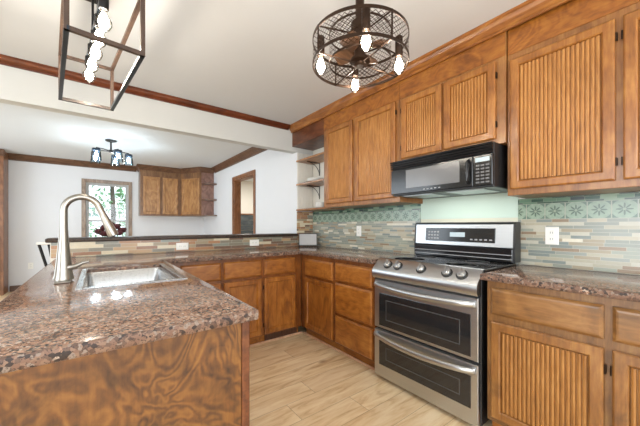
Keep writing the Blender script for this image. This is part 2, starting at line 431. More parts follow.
def wall_with_holes(name, axis, pos0, pos1, a0, a1, holes, label):
    bm = bmesh.new(); cur = a0
    def bx(s, e, z0, z1):
        if axis == 'x': box(bm, pos0, pos1, s, e, z0, z1)
        else: box(bm, s, e, pos0, pos1, z0, z1)
    for h0, h1, z0, z1 in holes:
        bx(cur, h0, 0, CEIL); bx(h0, h1, 0, z0); bx(h0, h1, z1, CEIL); cur = h1
    bx(cur, a1, 0, CEIL)
    struct(name, bm, M['wall_k'], label, 'wall')
wall_with_holes('wall_left', 'x', XL-.1, XL, YR, YD+.14, [(-.6, 1.8, .7, 2.2), (4.0, 6.4, .3, 2.3)], 'plain wall with a dining window and an added fill opening on the left side')  # first opening added for the kitchen fill
wall_with_holes('wall_rear', 'y', YR-.1, YR, XL, XW, [(-2.5, 1.9, .55, 2.25)], 'plain wall with an added fill opening behind the viewer')  # opening added and sized for the rear fill
# hall beyond the doorway
struct('wall_hall', B(XD+.13, 4.6, 8.0, 8.1, 0, CEIL), M['wall_k'], 'cream hall wall seen through the doorway', 'wall')
struct('wall_hall_side', B(4.6, 4.7, 3.3, 8.1, 0, CEIL), M['wall_k'], 'cream side wall of the hall', 'wall')
struct('wall_hall_front', B(XW+.12, 4.6, 3.3, 3.4, 0, CEIL), M['wall_k'], 'cream front wall of the hall', 'wall')
bm = bmesh.new()
for i in range(10): box(bm, XD+.135, 4.59, 7.975, 8.0, .005+i*.149, .145+i*.149, .006)
struct('trim_1', bm, M['slate_plank'], 'dark grey horizontal plank wainscot in the hall', 'wainscot')
struct('trim_2', B(XD+.135, 4.59, 7.955, 7.999, 1.497, 1.527, .004), M['casing'], 'brown cap rail on the grey hall wainscot', 'rail')
# header over the bar, half wall under it
struct('trim_3', B(XL, XW-.002, YH, YH+.11, 2.155, CEIL), M['header'], 'white header beam between kitchen and dining room', 'beam')
struct('wall_half', B(-.316, XD-.001, YH, YH+.12, 0, 1.047), M['wall_k'], 'low half wall under the raised bar', 'wall')
# crown mouldings: profile (out from wall, down from ceiling)
CP = [(0, 0), (.052, 0), (.052, .010), (.044, .016), (.036, .030), (.020, .044), (.012, .050), (.012, .060), (0, .060)]
CPD = [(0, 0), (.085, 0), (.085, .014), (.070, .026), (.050, .056), (.024, .080), (.016, .094), (.016, .115), (0, .115)]
struct('trim_4', extrude(bmesh.new(), CP, XL, XF-.052, lambda p, q, t: (t, YH-p, CEIL-q)), M['crown_red'], 'dark red-brown crown moulding along the header', 'moulding')
CK = [(a*1.0, b*1.45) for a, b in CP]
struct('trim_5', extrude(bmesh.new(), CK, -.30, YH-.001, lambda p, q, t: (XF-p, t, CEIL-q)), M['crown'], 'honey brown crown moulding above the wall cabinets', 'moulding')
struct('trim_6', extrude(bmesh.new(), CPD, YH+.112, 6.63, lambda p, q, t: (XD-p, t, CEIL-q)), M['din_dark'], 'dark brown crown moulding on the dining side wall', 'moulding')
struct('trim_7', extrude(bmesh.new(), CPD, -1.283, .66, lambda p, q, t: (t, YD-p, CEIL-q)), M['din_dark'], 'dark brown crown moulding over the dining window', 'moulding')
struct('baseboard_dining', B(-1.27, .9, YD-.016, YD, 0, .10, .004), M['din_dark'], 'dark brown baseboard under the dining window', 'baseboard')
struct('baseboard_dining_right', B(XD-.016, XD, 3.36, 4.50, 0, .10, .004), M['din_dark'], 'dark brown baseboard beside the doorway', 'baseboard')
# soffit box over the shelves
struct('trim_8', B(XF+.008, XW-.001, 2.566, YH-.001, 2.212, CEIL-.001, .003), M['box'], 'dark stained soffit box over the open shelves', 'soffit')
# doorway casing on the dining wall
bm = bmesh.new()
for x0, x1 in ((XD-.018, XD), ):
    box(bm, x0, x1, 4.507, 4.57, 0, 2.06, .004); box(bm, x0, x1, 5.48, 5.545, 0, 2.06, .004); box(bm, x0, x1, 4.507, 5.545, 2.06, 2.122, .004)
box(bm, XD, XD+.13, 4.57, 4.588, 0, 2.042); box(bm, XD, XD+.13, 5.462, 5.48, 0, 2.042); box(bm, XD, XD+.13, 4.57, 5.48, 2.042, 2.06)
struct('door_1', bm, M['casing'], 'brown wood casing of the open doorway to the hall', 'doorway')
# garden window
t = struct('window_1', B(-.272, -.205, YD-.022, YD, .78, 2.13, .004), M['trim_grey'], 'wood cased garden window in the dining room', 'window')
WL['window_1'] = WL[t.name]
bm = bmesh.new()
box(bm, .515, .58, YD-.022, YD, .78, 2.13, .004); box(bm, -.205, .515, YD-.022, YD, 2.06, 2.13, .004); box(bm, -.205, .515, YD-.022, YD, .78, .84, .004)
link('casing', bm, M['trim_grey'], t)
link('window_sill', B(-.30, .61, YD-.06, YD-.023, .83, .86, .005), M['trim_grey'], t)
bm = bmesh.new()
for x0, x1, z0, z1, y in ((WX0, WX0+.05, WZ0, WZ1, 0), (WX1-.05, WX1, WZ0, WZ1, 0), (WX0+.05, WX1-.05, WZ1-.05, WZ1, 0), (WX0+.05, WX1-.05, WZ0, WZ0+.05, 0), (WX0+.05, WX1-.05, 1.265, 1.30, 0)):
    box(bm, x0, x1, YD+.04, YD+.075, z0, z1, .003)
link('sash', bm, M['sash'], t)
link('pane', B(WX0+.05, WX1-.05, YD+.054, YD+.058, 1.30, WZ1-.05), M['glass'], t)
link('pane', B(WX0+.05, WX1-.05, YD+.054, YD+.058, WZ0+.05, 1.265), M['glass'], t)
# wall tile
YTL = YH-.010
struct('trim_9', B(-.31, XD-.002, YTL, YH-.001, .921, 1.047), M['mosaic_bar'], 'brown and grey mosaic tile under the raised bar', 'backsplash')
struct('trim_10', B(XD-.002, XW-.012, YTL, YH+.006, .921, 1.372), M['mosaic_stub'], 'brown mosaic tile on the short end wall below the shelves', 'backsplash')
struct('trim_11', B(XW-.010, XW-.001, 1.552, YTL-.001, .921, 1.398), M['mosaic'], 'pale mosaic tile with a star band left of the range', 'backsplash')
struct('trim_12', B(XW-.010, XW-.001, -.30, .778, .921, 1.372), M['mosaic'], 'pale mosaic tile with a star band right of the range', 'backsplash')
struct('trim_13', B(XW-.006, XW-.001, .7785, 1.5515, 1.245, 1.60), M['mint'], 'bare mint green wall patch behind the range', 'wall patch')
struct('trim_14', B(XW-.006, XW-.001, .7785, 1.5515, .90, 1.244), M['cream'], 'cream strip of wall behind the range', 'wall patch')
# beaded white boarding on the end wall behind the shelves
bm = bmesh.new()
for i in range(5):
    a = XD+.003+i*.0498; box(bm, a, a+.0485, YH-.006, YH+.006, 1.40, 2.15, .003)
struct('trim_15', bm, M['wall_k'], 'white boarding on the end wall behind the open shelves', 'panelling')

# ------------------------------------------------------------------ countertops
def counter(cells, hole, name, label, bev=.006):
    bm = bmesh.new(); V = {}
    def v(x, y):
        k = (round(x, 4), round(y, 4))
        if k not in V: V[k] = bm.verts.new((x, y, .92))
        return V[k]
    xs = sorted({c for r in cells for c in r[:2]} | set(hole[:2] if hole else ())); ys = sorted({c for r in cells for c in r[2:]} | set(hole[2:] if hole else ()))
    for i in range(len(xs)-1):
        for j in range(len(ys)-1):
            mx, my = (xs[i]+xs[i+1])/2, (ys[j]+ys[j+1])/2
            if hole and hole[0] < mx < hole[1] and hole[2] < my < hole[3]: continue
            if any(r[0] < mx < r[1] and r[2] < my < r[3] for r in cells):
                bm.faces.new((v(xs[i], ys[j]), v(xs[i+1], ys[j]), v(xs[i+1], ys[j+1]), v(xs[i], ys[j+1])))
    r = bmesh.ops.extrude_face_region(bm, geom=bm.faces[:])
    nv = [g for g in r['geom'] if isinstance(g, bmesh.types.BMVert)]
    bmesh.ops.translate(bm, verts=nv, vec=(0, 0, -.035))
    bmesh.ops.recalc_face_normals(bm, faces=bm.faces[:])
    es = [e for e in bm.edges if len(e.link_faces) == 2 and e.calc_face_angle() > 1 and abs(e.verts[0].co.z-e.verts[1].co.z) < 1e-4]
    bmesh.ops.bevel(bm, geom=es, offset=bev, segments=2, affect='EDGES', profile=.5)
    bm.normal_update()
    for f in bm.faces: f.material_index = 0 if f.normal.z > .95 else 1
    o = link(name, bm, M['granite'], smooth=True); o.data.materials.append(M['granite_edge']); tag(o, label, 'countertop'); return o
SX0, SX1, SY0, SY1 = -.065, .345, 1.585, 2.275
counter([(-.28, .41, .865, 3.224), (.41, 2.334, 2.57, 3.224), (1.70, 2.334, 1.565, 2.57)], (SX0, SX1, SY0, SY1), 'countertop', 'speckled brown granite worktop running from the peninsula round to the range')
counter([(1.70, 2.334, -.28, .752)], None, 'countertop', 'short brown granite worktop to the right of the range')
bm = B(-.345, XD-.002, YH-.032, 3.44, 1.0475, 1.083, .010, 2)
tag(link('bar_top', bm, M['granite_dark'], smooth=True), 'narrow dark granite ledge on top of the half wall', 'bar top')

# ------------------------------------------------------------------ base cabinets
def base_cabinet(label, F, u0, u1, fronts, mv, mh, depth, group='base cabinets', toe_mat=None, lo=.10):
    """fronts: (kind, u0, u1, v0, v1, hinge side)"""
    c = F((u0+u1)/2, 0, -depth/2)
    t = thing('base_cabinet', label, 'cabinet', c, group)
    def bb(a0, a1, v0, v1, w0, w1, bev=0):
        p = F(a0, v0, w0); q = F(a1, v1, w1)
        return B(*sorted((p[0], q[0])), *sorted((p[1], q[1])), *sorted((p[2], q[2])), bev=bev)
    link('carcass', bb(u0, u1, lo, .884, -depth, 0, .002), M['rt_f'] if mv == M['rt_v'] else M['lo_f'], t)
    link('toe_kick', bb(u0, u1, 0, lo, -depth, -.065), toe_mat or M['lo_h'], t)
    for kind, a0, a1, v0, v1, hs in fronts:
        if kind == 'drawer': link('drawer_front', slab_front(F, a0, a1, v0, v1), mh, t)
        else:
            d = link('door', door_front(F, a0, a1, v0, v1, kind == 'bead'), mv, t)
            if kind == 'bead': link('beadboard_panel', door_front(F, a0, a1, v0, v1, True, panel=True), M['bead_lo'], d)
            if hs:
                uu = a1+.004 if hs > 0 else a0-.004
                for zz in (v0+.09, v1-.09): hinge(F, uu, zz, hs, d)
    return t
FX = faceX(1.745); FY = faceY(2.625)
base_cabinet('two-door wood base cabinet under the back worktop beside the corner', FY, .888, 1.744,
    [('drawer', .900, 1.272, .695, .852, 0), ('drawer', 1.300, 1.662, .695, .852, 0), ('flat', .900, 1.272, .115, .668, 0), ('flat', 1.300, 1.662, .115, .668, -1)],
    M['lo_v'], M['lo_hx'], .59)
base_cabinet('single-door wood base cabinet half hidden behind the peninsula', FY, .424, .886,
    [('drawer', .540, .874, .695, .852, 0), ('flat', .540, .874, .115, .668, 0)], M['lo_v'], M['lo_hx'], .59)
base_cabinet('single-door wood base cabinet on the range wall next to the corner', FX, 2.063, 2.623,
    [('drawer', 2.084, 2.537, .668, .840, 0), ('flat', 2.084, 2.537, .118, .643, 0)], M['lo_v'], M['lo_h'], .585)
base_cabinet('wood base cabinet with three stacked drawers left of the range', FX, 1.572, 2.061,
    [('drawer', 1.592, 2.043, .686, .846, 0), ('drawer', 1.592, 2.043, .385, .662, 0), ('drawer', 1.592, 2.043, .115, .360, 0)], M['lo_v'], M['lo_h'], .585)
base_cabinet('beadboard-door wood base cabinet right of the range', FX, -.25, .733,
    [('drawer', .256, .709, .698, .846, 0), ('drawer', -.225, .229, .698, .846, 0), ('bead', .256, .709, .13, .66, -1), ('bead', -.225, .229, .13, .66, 1)], M['rt_v'], M['rt_h'], .585)
# shoe mould along the floor
struct('trim_16', B(.45, 1.79, 2.673, 2.689, 0, .018, .004), M['quarter'], 'pale shoe moulding along the back cabinets', 'moulding')
struct('trim_17', B(1.793, 1.809, 1.575, 2.672, 0, .018, .004), M['quarter'], 'pale shoe moulding along the cabinets left of the range', 'moulding')
# toe kick register
bm = B(1.34, 1.72, 2.676, 2.6885, .022, .090)
for i in range(12): box(bm, 1.35+i*.03, 1.372+i*.03, 2.672, 2.6765, .03, .082, .002)
tag(link('toe_kick_register', bm, M['vent'], origin=(1.53, 2.68, .0)), 'brown slotted register in the toe kick near the corner', 'vent')

# peninsula: hollow carcass so that the sink hangs free in it
t = thing('peninsula_cabinet', 'wood peninsula cabinet with swirling grain end panel in the foreground', 'cabinet', (.06, 1.9, 0))
bm = bmesh.new()
box(bm, -.25, -.23, .917, 3.22, .10, .884); box(bm, .352, .372, .917, 2.60, .10, .884); box(bm, -.23, .352, .917, 3.22, .10, .12)
link('carcass', bm, M['lo_v'], t)
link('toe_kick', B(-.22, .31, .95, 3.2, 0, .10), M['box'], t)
link('end_panel', B(-.25, .366, .897, .916, 0, .884, .002), M['burl'], t)
link('corner_trim', B(.3665, .393, .893, .918, 0, .884, .003), M['box'], t)
FP = lambda u, v, w_: (.372+w_, u, v)
for a0, a1 in ((.95, 1.44), (1.46, 1.92), (1.94, 2.40)):
    link('drawer_front', slab_front(FP, a0, a1, .70, .85), M['lo_h'], t)
    link('door', door_front(FP, a0, a1, .12, .67, False), M['lo_v'], t)

# ------------------------------------------------------------------ sink and faucet
t = thing('kitchen_sink', 'stainless steel sink set in the granite peninsula', 'sink', (.14, 1.93, .70))
bm = bmesh.new()
def rect(x0, x1, y0, y1, z, rr, n=4):
    out = []
    for cx, cy, a in ((x1-rr, y1-rr, 0), (x0+rr, y1-rr, 90), (x0+rr, y0+rr, 180), (x1-rr, y0+rr, 270)):
        for k in range(n+1):
            an = math.radians(a+90*k/n); out.append(bm.verts.new((cx+rr*math.cos(an), cy+rr*math.sin(an), z)))
    return out
lv = [rect(SX0+.003, SX1-.003, SY0+.003, SY1-.003, .900, .03), rect(SX0+.012, SX1-.012, SY0+.012, SY1-.012, .890, .03), rect(SX0+.02, SX1-.02, SY0+.02, SY1-.02, .74, .04), rect(SX0+.05, SX1-.05, SY0+.05, SY1-.05, .715, .05)]
for a, b in zip(lv, lv[1:]):
    for i in range(len(a)): bm.faces.new((a[i], a[(i+1) % len(a)], b[(i+1) % len(b)], b[i]))
bm.faces.new(lv[-1])
link('bowl', bm, M['steel_bright'], t, smooth=True)
bm = bmesh.new()
box(bm, SX0-.014, SX0+.012, SY0-.014, SY1+.004, .9205, .9245, .0015)
box(bm, SX1-.012, SX1+.014, SY0-.014, SY1+.004, .9205, .9245, .0015)
box(bm, SX0+.012, SX1-.012, SY0-.014, SY0+.016, .9205, .9245, .0015)
link('rim', bm, M['steel_bright'], t)
link('drain', lathe(bmesh.new(), [(.045, 0), (.045, .004), (.03, .005), (.025, .001), (0.0, .001)], (.14, 1.95, .716), 20), M['steel'], t, smooth=True)

FXc, FYc = -.135, 1.876
t = thing('faucet', 'brushed nickel gooseneck pull-down faucet beside the sink', 'faucet', (FXc, FYc, .9205))
link('deck_plate', B(FXc-.03, FXc+.03, FYc-.085, FYc+.11, .9205, .928, .004, 2), M['nickel'], t)
link('body', lathe(bmesh.new(), [(.040, .0), (.040, .006), (.036, .02), (.031, .06), (.027, .11), (.0225, .16), (.019, .20), (.0170, .24)], (FXc, FYc, .928), 24), M['nickel'], t, smooth=True)
R = .070; zc = 1.262
pts = [(FXc, FYc, 1.12), (FXc, FYc, 1.2), (FXc, FYc, zc)]
for k in range(1, 15):
    a = PI-k*math.radians(163)/14; pts.append((FXc+R+R*math.cos(a), FYc, zc+R*math.sin(a)))
e = Vector(pts[-1]); d = (Vector(pts[-1])-Vector(pts[-2])).normalized()
pts.append(tuple(e+d*.045)); e = Vector(pts[-1])
link('spout', tube(bmesh.new(), pts, [.0170, .0162, .0158]+[.0155]*15, 16), M['nickel'], t, smooth=True)
link('spray_head', tube(bmesh.new(), [e-d*.004, e+d*.010, e+d*.055, e+d*.100, e+d*.112, e+d*.114], [.0157, .0175, .0205, .0240, .0232, .019], 18), M['nickel'], t, smooth=True)
hb = Vector((FXc, FYc, .985))
link('handle', tube(bmesh.new(), [hb+Vector((.015, -.012, 0)), hb+Vector((.045, -.03, .004)), hb+Vector((.075, -.036, .022)), hb+Vector((.098, -.040, .026))], [.013, .0125, .007, .0055], 12), M['nickel'], t, smooth=True)

# ------------------------------------------------------------------ wall cabinets
def upper_cabinet(label, F, u0, u1, v0, v1, depth, doors, mat, rail=True):
    t = thing('wall_cabinet', label, 'cabinet', F((u0+u1)/2, v0, -depth/2), 'honey stained wall cabinets')
    p = F(u0, v0, -depth); q = F(u1, v1, 0)
    link('carcass', B(*sorted((p[0], q[0])), *sorted((p[1], q[1])), *sorted((p[2], q[2])), bev=.002), M['up_f'], t)
    for a0, a1, b0, b1, hs in doors:
        d = link('door', door_front(F, a0, a1, b0, b1, True), mat, t)
        link('beadboard_panel', door_front(F, a0, a1, b0, b1, True, panel=True), M['bead_up'], d)
        uu = a1+.004 if hs > 0 else a0-.004
        for zz in (b0+.09, b1-.09): hinge(F, uu, zz, hs, d)
    if rail:
        p = F(u0+.002, 2.245, 0); q = F(u1-.002, CEIL-.075, .004)
        link('frieze', B(*sorted((p[0], q[0])), *sorted((p[1], q[1])), *sorted((p[2], q[2])), bev=.001), M['up_h'], t)
    return t
TOP = CEIL-.001
FU = faceX(XF+.008); FUR = faceX(XFR)
upper_cabinet('two-door wood wall cabinet between the open shelves and the microwave', FU, 1.532, 2.564, 1.386, TOP, XW-XF-.01,
    [(2.094, 2.508, 1.425, 2.236, 1), (1.570, 2.054, 1.425, 2.236, -1)], M['up_v'])
upper_cabinet('short two-door wood wall cabinet above the microwave', FU, .736, 1.530, 1.704, TOP, XW-XF-.01,
    [(1.153, 1.509, 1.738, 2.228, 1), (.790, 1.136, 1.738, 2.228, -1)], M['up_v'])
upper_cabinet('tall wood wall cabinet with beadboard doors right of the microwave', FUR, -.28, .734, 1.374, TOP, XW-XFR-.001,
    [(.257, .716, 1.412, 2.205, -1), (-.235, .229, 1.412, 2.205, 1)], M['up_v'])

# open shelves in the corner
for z, lab in ((2.018, 'top open wood corner shelf below the soffit box'), (1.708, 'middle open wood corner shelf holding white plates'), (1.378, 'lowest open wood corner shelf just above the tile')):
    t = thing('wall_shelf', lab, 'shelf', (2.2, 2.9, z), 'open corner shelves')
    link('board', B(XF+.062, XW-.002, 2.568, YH-.008, z, z+.022, .004), M['shelf'], t)
    if z > 1.5:
        bm = bmesh.new(); yb = 3.08
        tube(bm, [(XW-.007, yb, z-.005), (XW-.007, yb, z-.17)], .005, 8)
        tube(bm, [(XW-.007, yb, z-.005), (XW-.21, yb, z-.005)], .005, 8)
        arc = [(XW-.010-.19*(1-math.cos(a)), yb, z-.165+.158*math.sin(a)) for a in [k*PI/2/8 for k in range(9)]]
        tube(bm, arc, .004, 8)
        link('bracket', bm, M['iron'], t, smooth=True)
for k, nm in enumerate(('bottom', 'second', 'third', 'topmost')):
    r = .125-.004*k
    bm = lathe(bmesh.new(), [(0, 0), (r*.6, 0), (r*.75, .004), (r, .016), (r, .019), (r*.74, .009), (0, .006)], (2.20, 2.97, 1.7305+k*.0105), 28, caps=False)
    tag(link('plate', bm, M['china'], smooth=True), nm+' white plate in the stack on the middle open shelf', 'plate', 'white plates on the middle shelf')
for k, nm in enumerate(('lower', 'upper')):
    r = .068
    bm = lathe(bmesh.new(), [(0, 0), (r*.5, 0), (r*.8, .016), (r, .05), (r*.96, .05), (r*.74, .018), (0, .007)], (2.20, 2.88, 1.4005+k*.024), 24, caps=False)
    tag(link('bowl', bm, M['china'], smooth=True), nm+' of the nested white bowls on the lowest shelf', 'bowl', 'white bowls on the lowest shelf')
bm = lathe(bmesh.new(), [(.05, 0), (.05, .10), (.042, .112), (.042, .122), (0, .122)], (2.21, 2.70, 1.4005), 24)
tag(link('canister', bm, M['china'], smooth=True), 'white lidded canister on the lowest shelf beside the cabinet', 'canister')

# small picture frame leaning in the corner
t = thing('picture_frame', 'small grey picture frame leaning in the worktop corner', 'picture frame', (2.18, 3.09, .92))
a, b = Vector((2.065, 3.165, .921)), Vector((2.262, 3.03, .921)); u = (b-a).normalized(); nrm = Vector((u.y, -u.x, 0)); up = (Vector((0, 0, 1))*.97-nrm*.22).normalized()
back = up.cross(u).normalized()
if back.dot(nrm) < 0: back = -back
def obox(p, lu, lv_, lw, bm):
    vs = [bm.verts.new(p+u*x+up*y+back*z) for x in (0, lu) for y in (0, lv_) for z in (0, lw)]
    for f in ((0, 1, 3, 2), (4, 6, 7, 5), (0, 4, 5, 1), (2, 3, 7, 6), (0, 2, 6, 4), (1, 5, 7, 3)): bm.faces.new([vs[i] for i in f])
L = (b-a).length; H = .165; bm = bmesh.new()
obox(a, L, .014, .012, bm); obox(a+up*(H-.008), L, .008, .012, bm); obox(a+up*.014, .008, H-.022, .012, bm); obox(a+up*.014+u*(L-.008), .008, H-.022, .012, bm)
link('frame', bm, M['frame_dark'], t)
bm = bmesh.new(); obox(a+up*.014+u*.008+back*.002, L-.016, H-.022, .006, bm)
link('picture', bm, M['photo_grey'], t)

# ------------------------------------------------------------------ outlets
def outlet(label, F, u, v, horiz=False, switch=False):
    t = thing('wall_outlet', label, 'outlet', F(u, v, 0), 'white electrical plates')
    hu, hv = (.058, .036) if horiz else (.036, .058)
    link('cover_plate', rings_panel(bmesh.new(), F, u-hu, u+hu, v-hv, v+hv, [(0, 0), (0, .003), (.004, .006)]), M['white_plastic'], t)
    if switch:
        link('toggle', rings_panel(bmesh.new(), F, u-.006, u+.006, v-.012, v+.012, [(0, .0061), (.002, .014)]), M['white_plastic'], t)
    else:
        for s in (-1, 1):
            du, dv = (s*.02, 0) if horiz else (0, s*.02)
            link('socket', rings_panel(bmesh.new(), F, u+du-.014, u+du+.014, v+dv-.014, v+dv+.014, [(0, .0061), (.002, .0075)]), M['white_plastic'], t)
            bm = bmesh.new()
            for q in (-.006, .006):
                rings_panel(bm, F, u+du+q-.0015, u+du+q+.0015, v+dv-.006, v+dv+.006, [(0, .0076), (.0005, .0080)])
            link('slot', bm, M['slot'], t)
    return t
FT = faceY(YTL-.0002); FTR = faceX(XW-.0102)
outlet('white outlet in the bar tile, nearest the sink', FT, .683, .975, True)
outlet('white outlet in the bar tile, nearest the corner', FT, 1.475, .982, True)
outlet('white outlet in the pale tile right of the range', FTR, .587, 1.122)
outlet('white outlet in the pale tile left of the range', FTR, 2.34, 1.125)
outlet('white outlet low on the dining wall left of the window', faceY(YD-.0002), -1.0, .44)
outlet('white light switch on the hall wall through the doorway', faceY(7.9998), 3.20, 1.72, False, True)

# ------------------------------------------------------------------ range
t = thing('kitchen_range', 'stainless steel double oven range with black glass cooktop', 'range', (2.0, 1.165, 0))
Y0, Y1, X0 = .772, 1.556, 1.72
link('body', B(X0+.03, 2.325, Y0-.006, Y1, .03, .90, .004), M['black_plastic'], t)
for x in (1.80, 2.27):
    for y in (Y0+.05, Y1-.05): link('foot', lathe(bmesh.new(), [(.018, 0), (.018, .03)], (x, y, 0), 12), M['black_plastic'], t)
link('cooktop', B(1.782, 2.255, Y0-.01, Y1+.002, .9005, .932, .006, 2), M['black_gloss'], t)
for x, y, r in ((1.90, .96, .10), (1.90, 1.36, .115), (2.13, .96, .075), (2.13, 1.36, .08)):
    bm = bmesh.new()
    for q in (r, r*.62): lathe(bm, [(q, 0), (q, .0006), (q-.003, .0006), (q-.003, 0)], (x, y, .9322), 40)
    link('burner_ring', bm, M['grey_plastic'], t)
# sloped control panel
prof = [(1.80, .905), (1.79, .934), (1.778, .930), (1.706, .862), (1.696, .842), (1.696, .805), (1.706, .786), (1.80, .786)]
link('control_panel', extrude(bmesh.new(), prof, Y0-.004, Y1, lambda p, q, s: (p, s, q)), M['steel'], t, smooth=True)
nx = Vector((-(.930-.862), 0, (1.778-1.706))).normalized()
for y in (1.432, 1.340, 1.150, .966, .872):
    c = Vector((1.737, y, .8913))-nx*.001; bm = bmesh.new()
    tube(bm, [c, c+nx*.005, c+nx*.006, c+nx*.024, c+nx*.027], [.031, .029, .0270, .025, .020], 24)
    k = link('knob', bm, M['steel'], t, smooth=True)
    tan = Vector((nx.z, 0, -nx.x)); bm = bmesh.new()
    p = c+nx*.0255
    vs = []
    for a in (-.021, .021):
        for bb_ in (-.005, .005):
            for cc in (0, .018): vs.append(bm.verts.new(p+tan*a+Vector((0, bb_, 0))+nx*cc))
    for f in ((0, 1, 3, 2), (4, 6, 7, 5), (0, 4, 5, 1), (2, 3, 7, 6), (0, 2, 6, 4), (1, 5, 7, 3)): bm.faces.new([vs[i] for i in f])
    link('grip', bm, M['steel'], k)
    bm = tube(bmesh.new(), [c-nx*.0005, c+nx*.010, c+nx*.012], [.036, .034, .030], 24)
    link('bezel', bm, M['black_plastic'], k)
FS = faceX(X0+.03)
def oven_door(v0, v1, wv0, wv1, hz, bow):
    d = link('oven_door', rings_panel(bmesh.new(), FS, Y0, Y1-.002, v0, v1, [(0, 0), (0, .024), (.004, .030), (.03, .030)]), M['steel'], t)
    link('oven_window', rings_panel(bmesh.new(), FS, .812, 1.505, wv0, wv1, [(0, .0301), (.0, .0315), (.002, .032)]), M['black_glass'], d)
    bm = rings_panel(bmesh.new(), FS, .875, 1.44, wv0+.05, wv1-.045, [(0, .0321), (.002, .0326), (.005, .0326), (.006, .0321)], False)
    link('window_border', bm, M['window_line'], d)
    bm = bmesh.new(); pts = []
    n = 16
    for i in range(n+1):
        s = i/n; pts.append((X0-.012-.040*math.sin(PI*s)**.5, .79+s*(1.54-.79), hz-bow*math.sin(PI*s)))
    # flat oval bar
    rg = []
    for p in pts:
        rg.append([bm.verts.new((p[0]+.011*math.cos(q), p[1], p[2]+.019*math.sin(q))) for q in [2*PI*k/12 for k in range(12)]])
    for i in range(n):
        for k in range(12): bm.faces.new((rg[i][k], rg[i][(k+1) % 12], rg[i+1][(k+1) % 12], rg[i+1][k]))
    bm.faces.new(rg[0]); bm.faces.new(rg[-1])
    for y in (.797, 1.533): box(bm, X0-.016, X0+.001, y-.012, y+.012, hz-.018, hz+.018, .003)
    link('handle', bm, M['steel'], d, smooth=True)
oven_door(.405, .772, .425, .672, .735, .012)
oven_door(.030, .385, .125, .315, .352, .020)
# backguard
bm = extrude(bmesh.new(), [(2.256, .90), (2.256, 1.03), (2.234, 1.035), (2.246, 1.196), (2.262, 1.206), (2.325, 1.206), (2.325, .90)], Y0+.002, Y1-.02, lambda p, q, s: (p, s, q))
bg_ = link('backguard', bm, M['steel'], t)
bm = bmesh.new()
for yy in ((Y0-.012, Y0+.0015), (Y1-.0195, Y1-.012)):
    extrude(bm, [(2.230, .935), (2.228, 1.04), (2.240, 1.20), (2.262, 1.212), (2.327, 1.212), (2.327, .935)], yy[0], yy[1], lambda p, q, s: (p, s, q))
box(bm, 2.25, 2.327, Y0+.002, Y1-.02, 1.2062, 1.213)
link('backguard_trim', bm, M['black_plastic'], bg_)
link('vent_strip', B(2.222, 2.2555, Y0+.002, Y1-.02, .9325, 1.03, .006), M['black_gloss'], bg_)
bm = bmesh.new()
for z in (.955, .985): tube(bm, [(2.2215, Y0+.004, z), (2.2215, Y1-.022, z)], .003, 8)
link('vent_strip_line', bm, M['grey_plastic'], bg_)
FB = lambda u, v, w_: (2.2335+(v-1.035)*.0745-w_, u, v)
dp = link('display_panel', rings_panel(bmesh.new(), FB, .886, 1.436, 1.062, 1.168, [(0, 0), (0, .003), (.003, .005)]), M['black_gloss'], bg_)
link('clock', rings_panel(bmesh.new(), FB, 1.10, 1.22, 1.10, 1.135, [(0, .0051), (.001, .0056)]), M['display'], dp)
bm = bmesh.new()
for i in range(4):
    for j in range(3): rings_panel(bm, FB, 1.315+i*.026, 1.333+i*.026, 1.078+j*.026, 1.090+j*.026, [(0, .0051), (.001, .0056)])
link('number_keys', bm, M['grey_plastic'], dp); bm = bmesh.new()
for i in range(5): rings_panel(bm, FB, .905+i*.034, .925+i*.034, 1.078, 1.088, [(0, .0051), (.001, .0056)])
link('function_keys', bm, M['grey_plastic'], dp)

# ------------------------------------------------------------------ microwave
t = thing('microwave', 'black over-the-range microwave under the short wall cabinet', 'microwave', (2.1, 1.146, 1.425))
MX = 1.888; m0, m1, mz0, mz1 = .764, 1.528, 1.425, 1.7025
link('body', B(MX+.022, XW-.007, m0, m1, mz0, mz1, .004), M['black_plastic'], t)
FM = faceX(MX+.022)
d = link('door', rings_panel(bmesh.new(), FM, .880, m1, mz0+.012, 1.628, [(0, 0), (0, .018), (.004, .022), (.02, .022)]), M['black_gloss'], t)
link('door_window', rings_panel(bmesh.new(), FM, .965, 1.385, 1.474, 1.614, [(0, .0221), (.002, .0230)]), M['grey_glass'], d)
bm = bmesh.new()
tube(bm, [(MX-.003, .905, 1.46), (MX-.026, .905, 1.475), (MX-.026, .905, 1.59), (MX-.003, .905, 1.605)], .009, 10)
link('handle', bm, M['black_gloss'], d, smooth=True)
bm = bmesh.new()
for i in range(5): rings_panel(bm, FM, 1.10+i*.03, 1.115+i*.03, 1.452, 1.457, [(0, .0221), (.0005, .0225)])
link('door_mark', bm, M['grey_plastic'], d)
cp = link('control_panel', rings_panel(bmesh.new(), FM, m0, .878, mz0+.012, 1.628, [(0, 0), (0, .018), (.004, .022), (.02, .022)]), M['black_gloss'], t)
link('display', rings_panel(bmesh.new(), FM, .780, .864, 1.585, 1.612, [(0, .0221), (.001, .023)]), M['display'], cp)
for r in range(6):
    bm = bmesh.new()
    for c in range(3): rings_panel(bm, FM, .781+c*.029, .803+c*.029, 1.452+r*.021, 1.463+r*.021, [(0, .0221), (.001, .0228)])
    link('button_row', bm, M['key_grey'], cp)
